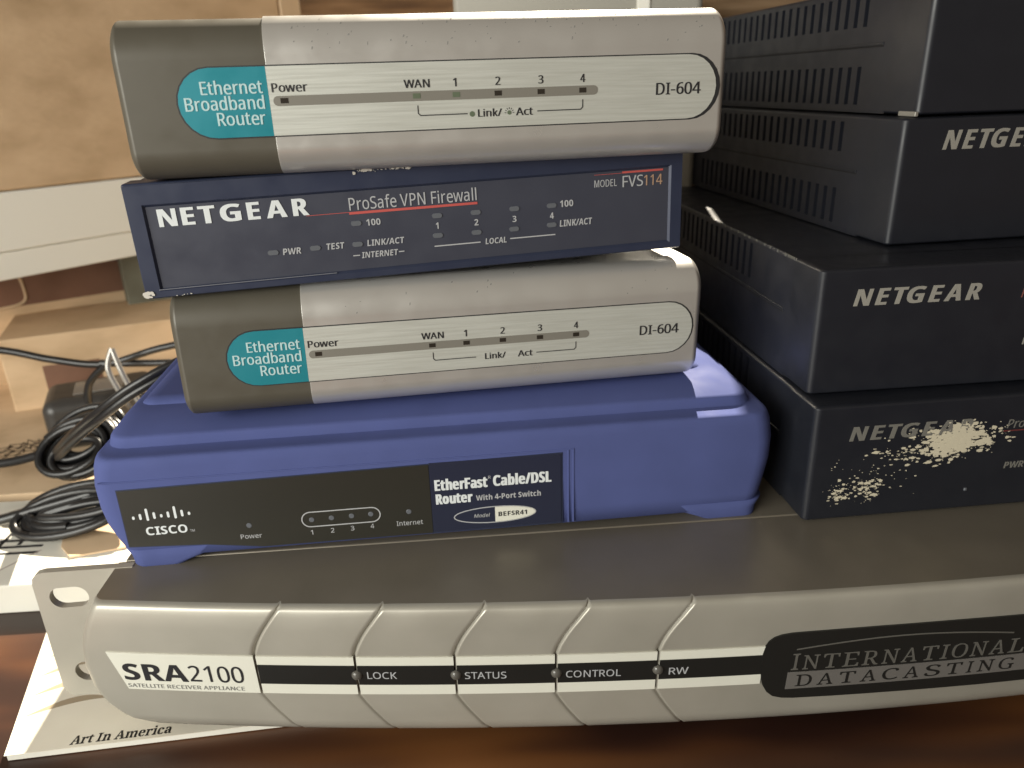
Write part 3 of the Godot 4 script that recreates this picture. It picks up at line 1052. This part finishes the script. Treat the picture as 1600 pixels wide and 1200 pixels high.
func netgear(t: Node3D, x0: float, y0: float, w: float, h: float, m: Material) -> void:
	var st := start()
	var f := w / 36.0
	var xs := [0.0, 5.9, 10.0, 14.2, 20.6, 25.0, 31.0]
	var ws := [4.0, 2.8, 3.6, 4.4, 2.8, 4.4, 3.7]
	for i in 7:
		print_text(st, "NETGEAR"[i], x0 + xs[i] * f, y0, ws[i] * f, h, 0.12, M.heavy, 0.2)
	part("lettering", st, m, t)

func right_stack() -> void:
	var dim := mat(lin(0.3, 0.29, 0.26), 0.6)
	var worn := mat(lin(0.17, 0.165, 0.15), 0.6)
	var b := black_box(Vector3(82.0, 0.25, -187.5), 5.5, "black network box lowest in the right stack, front scarred by torn label", false)
	netgear(b, 10.6, 24.9, 36.8, 4.3, worn)
	var st := start()
	print_text(st, "ProSafe", 56.8, 25.3, 12, 2.9, 0.12, M.sans, 0.15)
	print_text(st, "PWR", 58.6, 12.6, 6.0, 2.0, 0.12, M.sansb, 0.1)
	part("lettering", st, worn, b)
	st = start()
	plate(st, rect(56.0, 70, 24.4, 24.7), 0.0, 0.1)
	part("printed_line", st, mat(lin(0.16, 0.03, 0.03), 0.6), b)
	st = start()
	rbox(st, Vector3(47.6, 6.0, -0.4), Vector3(48.8, 7.2, 0.3), Vector3.ONE * 0.55, Vector3.ONE * 0.55, 3)
	part("led", st, M.lens, b)
	st = start()
	var lo := Vector2(4, 4)
	var hi := Vector2(60, 29)
	for i in 5:
		var c := Vector2(42.5 + rng.randfn() * 1.5, 22.6 + rng.randfn() * 1.8)
		var torn := PackedVector2Array()
		for j in 14:
			var a := TAU * j / 14.0
			var q := rng.randf_range(0.5, 1.0)
			torn.append(c + Vector2(cos(a) * 2.6 * q, sin(a) * 1.0 * q))
		plate(st, torn, 0.02, 0.09 + i * 0.008)
	flecks(st, 520, Vector2(42.0, 23.0), Vector2(2.8, 2.6), 0.12, 0.85, 0.12, lo, hi, 0.3)
	flecks(st, 480, Vector2(43.0, 23.0), Vector2(6.5, 2.6), 0.1, 0.75, 0.1, lo, hi, 0.2)
	flecks(st, 120, Vector2(33.0, 19.6), Vector2(6, 1.7), 0.1, 0.6, 0.1, lo, hi)
	flecks(st, 100, Vector2(17.5, 10.0), Vector2(2.8, 1.8), 0.08, 0.6, 0.1, lo, hi)
	flecks(st, 70, Vector2(9.5, 8.2), Vector2(1.6, 1.7), 0.08, 0.6, 0.1, lo, hi)
	flecks(st, 60, Vector2(17, 14), Vector2(9, 4), 0.06, 0.35, 0.1, lo, hi)
	part("label_residue", st, mat(lin(0.62, 0.57, 0.44), 0.7), b, "stuff")
	b = black_box(Vector3(82.2, 36.1, -195.5), 5.0, "black network box second from bottom in the right stack, smooth dark side", false)
	netgear(b, 9.9, 25.4, 36.8, 4.6, dim)
	st = start()
	print_text(st, "PWR", 61.0, 11.6, 6.0, 2.0, 0.12, M.sansb, 0.1)
	part("lettering", st, dim, b)
	st = start()
	print_text(st, "ProSafe", 57.6, 25.2, 12, 2.9, 0.12, M.sans, 0.15)
	part("lettering", st, mat(lin(0.2, 0.07, 0.06), 0.6), b)
	st = start()
	for i in 16:
		var zz := -22.0 - i * 5.3 + rng.randf_range(-1, 1)
		var l := rng.randf_range(0.3, 1.3)
		rbox(st, Vector3(-0.06, 34.7, zz - l), Vector3(0.5 + rng.randf() * 0.3, 35.68, zz), Vector3.ONE * 0.2, Vector3.ONE * 0.2, 1)
	rbox(st, Vector3(-0.06, 34.8, -21.0), Vector3(0.5, 35.68, -16.4), Vector3.ONE * 0.2, Vector3.ONE * 0.2, 1)
	part("lit_slot_edge", st, mat(lin(0.12, 0.12, 0.11), 0.4, 0.3), b, "stuff")  # paler bits painted where the slot ends catch light along this edge
	b = black_box(Vector3(110.8, 72.0, -221.0), 8.0, "black network box third from bottom in the right stack, slotted side", true)
	netgear(b, 12.8, 26.8, 36.8, 5.2, dim)
	b = black_box(Vector3(114.6, 108.0, -222.5), 8.0, "black network box on top of the right stack, bare front cut by frame", true)
	st = start()
	box(st, Vector3(-0.5, -0.2, -8), Vector3(0.6, 1.2, -0.2), 0.3)
	part("chipped_corner", st, mat(lin(0.3, 0.29, 0.26), 0.4, 0.4), b)

# ---------------------------------------------------------------- the clutter on the left and behind
func flat_box(called: String, label: String, category: String, at: Vector3, yaw: float, size: Vector3, m: Material, r := 1.0, pname := "board") -> Node3D:
	var t := thing(called, label, category, at, yaw)
	var st := start()
	rbox(st, Vector3(0, 0, -size.z), Vector3(size.x, size.y, 0), Vector3.ONE * r, Vector3.ONE * r, 2)
	part(pname, st, m, t)
	return t

func clutter() -> void:
	var st: SurfaceTool
	# the magazine under the receiver's left end
	var t := thing("magazine", "cream covered magazine lying under the left end of the rack receiver", "magazine", Vector3(-142.0, -50, -158.0), 7.0)
	var deep := 70.0
	st = start()
	var o := PackedVector2Array([Vector2(0, 0), Vector2(0, 0)])
	var skew := -0.33
	var sheet := func(y0: float, y1: float, ins: float, s: SurfaceTool) -> void:
		var a := Vector3(ins, 0, -ins)
		var b := Vector3(150, 0, -ins)
		var c := Vector3(150 , 0, -deep)
		var d := Vector3(ins - 14.0, 0, -deep)
		for e in [[y1, Vector3.UP], [y0, Vector3.DOWN]]:
			var h := Vector3(0, e[0], 0)
			quad(s, a + h, b + h, c + h, d + h, e[1])
		var lo := Vector3(0, y0, 0)
		var up := Vector3(0, y1, 0)
		quad(s, a + lo, b + lo, b + up, a + up, Vector3.BACK)
		quad(s, a + lo, d + lo, d + up, a + up, Vector3.LEFT)
	sheet.call(2.3, 2.5, 0.0, st)
	part("cover", st, M.cover, t)
	st = start()
	sheet.call(0.3, 2.3, 0.4, st)
	part("pages", st, M.paper, t)
	st = start()
	var on_top := func(x: float, y: float, z: float) -> Vector3: return Vector3(x, 2.5 + z, -y)
	print_text(st, "Art In America", 16.5, 1.0, 27, 3.4, 0.06, M.serifb, 0.0, on_top)
	part("lettering", st, M.ink, t)
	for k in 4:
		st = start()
		var shade_stripe := PackedVector2Array()
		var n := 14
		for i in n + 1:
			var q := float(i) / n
			shade_stripe.append(Vector2(-1.0 - k * 1.2 + q * (23.0 - k * 1.5), 14.0 + k * 8.5 + 5.0 * sin(q * PI * 0.7) + 1.5 * sin(q * PI)))
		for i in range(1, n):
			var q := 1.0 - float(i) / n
			shade_stripe.append(Vector2(-1.0 - k * 1.2 + q * (23.0 - k * 1.5), 14.0 + k * 8.5 + 5.0 * sin(q * PI * 0.7) - 1.1 * sin(q * PI)))
		plate(st, shade_stripe, -0.05, 0.04, 0.0, on_top)
		part("shadow_stripe", st, M.shade_stripe, t)  # stripes of cast shadow drawn as brown shapes on the cover
	# white paper pad
	t = flat_box("paper_pad", "thick white paper pad in bright sun behind the receiver's mounting ear", "paper", Vector3(-262, -50, -219), 3.0, Vector3(143, 11.6, 62), M.paper, 0.6, "sheets")
	st = start()
	for i in 6:
		var x := 62.0 + i * 1.5
		var zz := -20.0 - i * 4.4
		box(st, Vector3(x, 11.5, zz - 1.6), Vector3(x + 22 - i * 2.0, 11.64, zz), 0.06)
	for i in 3:
		box(st, Vector3(66 + i * 7.0, 11.5, -44.5), Vector3(67.6 + i * 7.0, 11.63, -22 - i * 4.4), 0.06)
	part("printed_bar", st, M.ink, t, "stuff")
	for e in [[118.0, -24.0, 121.0, -42.0], [70.0, -2.0, 84.0, -22.0], [40.0, -2.0, 62.0, -26.0]]:
		st = start()
		var a := Vector3(e[0], 11.66, e[1])
		var b := Vector3(e[2], 11.66, e[3])
		quad(st, a, a + Vector3(0.9, 0, 0), b + Vector3(0.9, 0, 0), b, Vector3.UP)
		part("pencil_line", st, mat(lin(0.42, 0.36, 0.33), 0.8), t)
	# card scrap on the pad
	t = thing("card_scrap", "small torn brown card scrap on the white pad below the cord coil", "cardboard", Vector3(-171, -38.2, -243), 8.0)
	st = start()
	var sc := PackedVector2Array([Vector2(0, 3), Vector2(6, -5), Vector2(25, -2), Vector2(28, 6), Vector2(27, 18), Vector2(-4, 18)])
	var flat := func(x: float, y: float, z: float) -> Vector3: return Vector3(x, z, -y)
	for i in range(1, sc.size() - 1):
		quad(st, flat.call(sc[0].x, sc[0].y, 0.7), flat.call(sc[i].x, sc[i].y, 0.7), flat.call(sc[i + 1].x, sc[i + 1].y, 0.7), flat.call(sc[0].x, sc[0].y, 0.7), Vector3.UP)
	for i in sc.size():
		var a := sc[i]
		var b := sc[(i + 1) % sc.size()]
		var d := (b - a).normalized()
		quad(st, flat.call(a.x, a.y, 0.0), flat.call(b.x, b.y, 0.0), flat.call(b.x, b.y, 0.7), flat.call(a.x, a.y, 0.7), Vector3(d.y, 0, d.x))
	part("card", st, M.kraft, t)
	# kraft sheet with scribbles
	t = flat_box("kraft_sheet", "tan kraft sheet with ink scribbles behind the white pad", "paper", Vector3(-325, -50, -284), 4.0, Vector3(190, 10.5, 146), M.kraft_pale, 0.5, "sheet")
	st = start()
	for k in 5:
		var pts := []
		for i in 26:
			var q := i / 25.0
			pts.append(Vector2(62 + q * 46 + k * 2.0 + sin(i * 1.9 + k) * 3.0, 8 + k * 5 + q * 32 + cos(i * 2.3 + k * 2) * 3.2))
		stroke(st, pts, 0.8, 0.05, func(x: float, y: float, z: float) -> Vector3: return Vector3(x, 10.55 + z, -y - 14))
	part("scribble", st, mat(lin(0.07, 0.05, 0.035), 0.7), t)
	# cartons under the white boards
	t = flat_box("carton", "low tan carton nearest the cords, in shade of the big box", "carton", Vector3(-272, -50, -385), 22.0, Vector3(104, 51, 60), M.kraft, 1.0, "shell")
	st = start()
	rbox(st, Vector3(18, 12, -0.5), Vector3(46, 34, 0.25), Vector3.ONE * 0.2, Vector3.ONE * 0.2, 1)
	part("dark_patch", st, M.kraft_dark, t)  # darker brown rectangle on the carton's front
	t = flat_box("carton", "tan carton with dark brown tape band right under the white boards", "carton", Vector3(-345, -50, -400), 34.0, Vector3(125, 82, 90), M.kraft, 1.0, "shell")
	st = start()
	rbox(st, Vector3(-0.4, 56, -90.4), Vector3(125.3, 82.3, 0.35), Vector3.ONE * 0.3, Vector3.ONE * 0.3, 1)
	part("tape_band", st, M.kraft_dark, t)
	st = start()
	tube(st, [Vector3(70, 80, 0.5), Vector3(72, 66, 0.5), Vector3(70, 58, 0.5), Vector3(56, 56, 0.5), Vector3(30, 56, 0.5)], 0.9, 6, 4)
	part("paper_edge", st, M.kraft_pale, t)
	t = flat_box("carton", "grey green carton between the taped carton and the navy firewall box", "carton", Vector3(-232, -50, -452), 30.0, Vector3(90, 83, 70), M.grey_green, 1.0, "shell")
	# white boards and the big carton on them; this pile is turned so that its long side runs away from the viewer
	var d := Vector3(cos(deg_to_rad(52)), 0, -sin(deg_to_rad(52)))
	var p0 := Vector3(-257, 0, -380)
	t = flat_box("foam_board", "thin white board, lower of the two beneath the big cardboard box", "board", p0 + d * -60 + Vector3(0, 34.0, 0), 52.0, Vector3(300, 13.6, 200), M.foam, 0.8)
	t = flat_box("foam_board", "thick white board directly beneath the big cardboard box", "board", p0 + d * -61 + Vector3(0.6, 47.8, 0.4), 52.0, Vector3(300, 29, 200), M.foam, 1.2)
	t = flat_box("cardboard_box", "big tan cardboard box standing on white boards at upper left", "box", p0 + d * -60 + Vector3(0.3, 77.2, 0.2), 52.0, Vector3(252, 150, 190), M.kraft, 1.6, "shell")
	st = start()
	rbox(st, Vector3(252.5, 0, -190), Vector3(268, 148, 0.6), Vector3.ONE * 1.0, Vector3.ONE * 1.0, 2)
	part("end_flap", st, M.kraft_pale, t)
	# pale box behind the top router
	t = flat_box("plastic_box", "pale grey plastic box standing far behind the top silver router", "box", Vector3(-22, -50, -385), -7.0, Vector3(112, 209, 60), M.plastic_grey, 3.0, "shell")
	st = start()
	rbox(st, Vector3(83, 0, -1), Vector3(89, 208.5, 1.2), Vector3.ONE * 0.8, Vector3.ONE * 0.8, 2)
	part("corner_rib", st, M.foam, t)
	# cords
	t = thing("wire_bundle", "coiled black power cord bunched beside the left end of blue router", "cord", Vector3(-180, -38, -275))
	st = start()
	var loops := []
	for i in 150:
		var a := i * TAU / 12.0
		var j := 3.0 * sin(i * 0.31) + 1.6 * sin(i * 0.173 + 1.0) - 2.6
		var x := cos(a) * (15.5 + j) + 3.0
		var y := sin(a) * (11.0 + j)
		loops.append(Vector3(x - 6 + y * 0.15, 20 + y * 0.85 + x * 0.1 + 1.2 * sin(i * 0.21), -18 - y * 0.75 + (i - 75) * 0.09 + 1.5 * sin(i * 0.11)))
	tube(st, loops, 1.7, 7, 3)
	part("cord", st, M.cord, t)
	st = start()
	loops = []
	for i in 130:
		var a := i * TAU / 12.0
		var j := 2.4 * sin(i * 0.29) + 1.3 * sin(i * 0.157 + 2.0) - 1.8
		var x := cos(a) * (21.0 + j * 1.5)
		var y := sin(a) * (7.0 + j)
		loops.append(Vector3(x + 10, 9 + y * 0.55 + x * 0.16 + 1.0 * sin(i * 0.19), 16 - y * 1.0 + (i - 65) * 0.06))
	tube(st, loops, 1.7, 7, 3)
	part("cord", st, M.cord, t)
	st = start()
	tube(st, [Vector3(-70, 2, 22), Vector3(-44, 2.4, 20), Vector3(-24, 5, 18), Vector3(-4, 9, 14), Vector3(20, 14, 10)], 2.1, 8, 6)
	part("cord", st, M.cord, t)
	st = start()
	tube(st, [Vector3(-90, 14, -24), Vector3(-54, 13, -18), Vector3(-36, 14, -16), Vector3(-20, 18, -14)], 2.0, 8, 6)
	part("cord", st, M.cord, t)
	t = thing("power_adapter", "dark grey plug-in power adapter lying behind the cord coil", "adapter", Vector3(-222, -40.4, -330), 24.0)
	st = start()
	rbox(st, Vector3(0, 0, -34), Vector3(50, 26, 0), Vector3.ONE * 6, Vector3.ONE * 6, 4)
	part("body", st, M.adapter, t)
	st = start()
	rbox(st, Vector3(14, 25.8, -26), Vector3(36, 26.3, -8), Vector3.ONE * 0.2, Vector3.ONE * 0.2, 2)
	part("label", st, M.cord_grey, t)
	t = thing("flat_cord", "thin black cord arching over the blue router's rear left corner", "cord", Vector3(-120, 20, -240))
	st = start()
	for e in [0.0, 2.6]:
		tube(st, [Vector3(-62, -34 + e, -34), Vector3(-44, -20 + e, -14), Vector3(-24, -5 + e, 0), Vector3(-6, 7 + e, 2), Vector3(14, 15 + e, -6), Vector3(40, 18 + e, -20)], 1.5, 8, 6)
	part("cord", st, M.cord, t)
	t = thing("slack_cord", "thin black cord slung across the cartons at far left", "cord", Vector3(-190, 6, -335))
	st = start()
	tube(st, [Vector3(-90, 9, 0), Vector3(-46, 7, 2), Vector3(-20, 2, 4), Vector3(4, -0.5, 5), Vector3(30, 6, 4), Vector3(60, 10, 0)], 1.7, 8, 6)
	tube(st, [Vector3(2, 0, 5), Vector3(20, -1, 4), Vector3(44, -2, 2), Vector3(64, -3, 0)], 1.7, 8, 6)
	tube(st, [Vector3(4, -1, 5), Vector3(-6, -10, 4), Vector3(-9, -22, 4), Vector3(-8, -40, 6)], 1.7, 8, 6)
	part("cord", st, M.cord, t)
	t = thing("cable_tie", "shiny grey wire loop gathered round the slung cord at left", "wire", Vector3(-176, 12, -320))
	st = start()
	tube(st, [Vector3(0, 4, 0), Vector3(3, -6, 2), Vector3(7, -17, 3), Vector3(12, -28, 4), Vector3(15, -33, 5)], 1.3, 8, 6)
	tube(st, [Vector3(0, 4, 0), Vector3(-2, -4, 3), Vector3(1, -14, 4), Vector3(5, -24, 4)], 1.3, 8, 6)
	part("wire", st, M.cord_grey, t)

func setting() -> void:
	var st := start()
	rbox(st, Vector3(-900, -90, -900), Vector3(900, -50, 260), Vector3.ONE * 3, Vector3.ONE * 3, 2)
	part("table_surface", st, M.wood, self, "structure")
	st = start()
	rbox(st, Vector3(-1200, -800, -960), Vector3(1200, 420, -940), Vector3.ONE * 2, Vector3.ONE * 2, 1)
	part("back_wall", st, M.wood_wall, self, "structure")

# an added board, unseen behind the black boxes, to keep the sun off them
func sun_blocker_board() -> void:
	var st := start()
	rbox(st, Vector3(103, -50, -462), Vector3(420, 420, -436), Vector3.ONE * 2, Vector3.ONE * 2, 1)
	part("added_sun_blocker", st, M.wood_wall, self, "structure")

func fonts() -> void:
	for e in [["sans", "Droid Sans", 400, 0.0], ["med", "Droid Sans", 400, 0.0], ["sansb", "Droid Sans", 700, 0.0], ["bold", "Droid Sans", 700, 0.0], ["heavy", "Droid Sans", 700, 0.0], ["serif", "Droid Serif", 400, 0.0], ["serifb", "Droid Serif", 700, 0.0]]:
		var f := SystemFont.new()
		f.font_names = PackedStringArray([e[1]])
		f.font_weight = e[2]
		if e[3] > 0.0:
			var v := FontVariation.new()
			v.base_font = f
			v.variation_embolden = e[3]
			M[e[0]] = v
		else:
			M[e[0]] = f

func _ready() -> void:
	rng.seed = 7
	# camera
	var cam := Camera3D.new()
	cam.name = "camera"
	add_child(cam)
	cam.position = Vector3(0, 119.3, 0) * S
	cam.basis = Basis(Vector3.RIGHT, deg_to_rad(-21.46)) * Basis(Vector3.BACK, deg_to_rad(-1.74))
	cam.near = 0.01
	cam.far = 20.0
	cam.fov = 53.56
	var ca := CameraAttributesPhysical.new()
	ca.frustum_focal_length = 23.78
	ca.frustum_near = 0.01
	ca.frustum_far = 20.0
	ca.frustum_focus_distance = 0.192
	ca.exposure_aperture = 17.0
	cam.attributes = ca
	# air, exposure, lamps
	var we := WorldEnvironment.new()
	we.name = "world_environment"
	var env := Environment.new()
	env.background_mode = Environment.BG_COLOR
	env.background_color = lin(0.165, 0.13, 0.097)
	env.tonemap_mode = Environment.TONE_MAPPER_LINEAR
	env.tonemap_exposure = 1.0
	env.sdfgi_enabled = true
	env.ssao_enabled = true
	env.ssil_enabled = true
	we.environment = env
	add_child(we)
	var win := AreaLight3D.new()
	win.name = "window_light"
	add_child(win)
	win.look_at_from_position(Vector3(-0.44, 0.2, 0.28), Vector3(-0.03, 0.05, -0.2), Vector3.UP)
	win.area_size = Vector2(0.5, 0.36)
	win.light_color = Color(1.0, 0.995, 0.955)
	win.light_energy = 0.62
	win.shadow_enabled = true
	var sun := SpotLight3D.new()
	sun.name = "sunbeam_light"
	add_child(sun)
	var aim := Vector3(-0.04, 0.02, -0.23)
	sun.look_at_from_position(aim + Vector3(0.22, 1.0, -1.12).normalized() * 3.0, aim, Vector3.UP)
	sun.light_color = Color(1.0, 0.95, 0.86)
	sun.light_energy = 40.0
	sun.light_size = 0.016
	sun.spot_range = 8.0
	sun.spot_angle = 14.0
	sun.spot_angle_attenuation = 0.3
	sun.shadow_enabled = true
	fonts()
	materials()
	setting()
	sun_blocker_board()
	rack_receiver()
	blue_router()
	silver_router(Vector3(-85.2, 39.6, -179.6), 10.2, -0.6, "lower silver router, brownish front and faded symbols, resting on the blue router", true)
	firewall()
	silver_router(Vector3(-84.1, 101.3, -175.1), 9.9, 0.18, "topmost silver router, bright front with green symbol and scuffed top edge", false)
	right_stack()
	clutter()
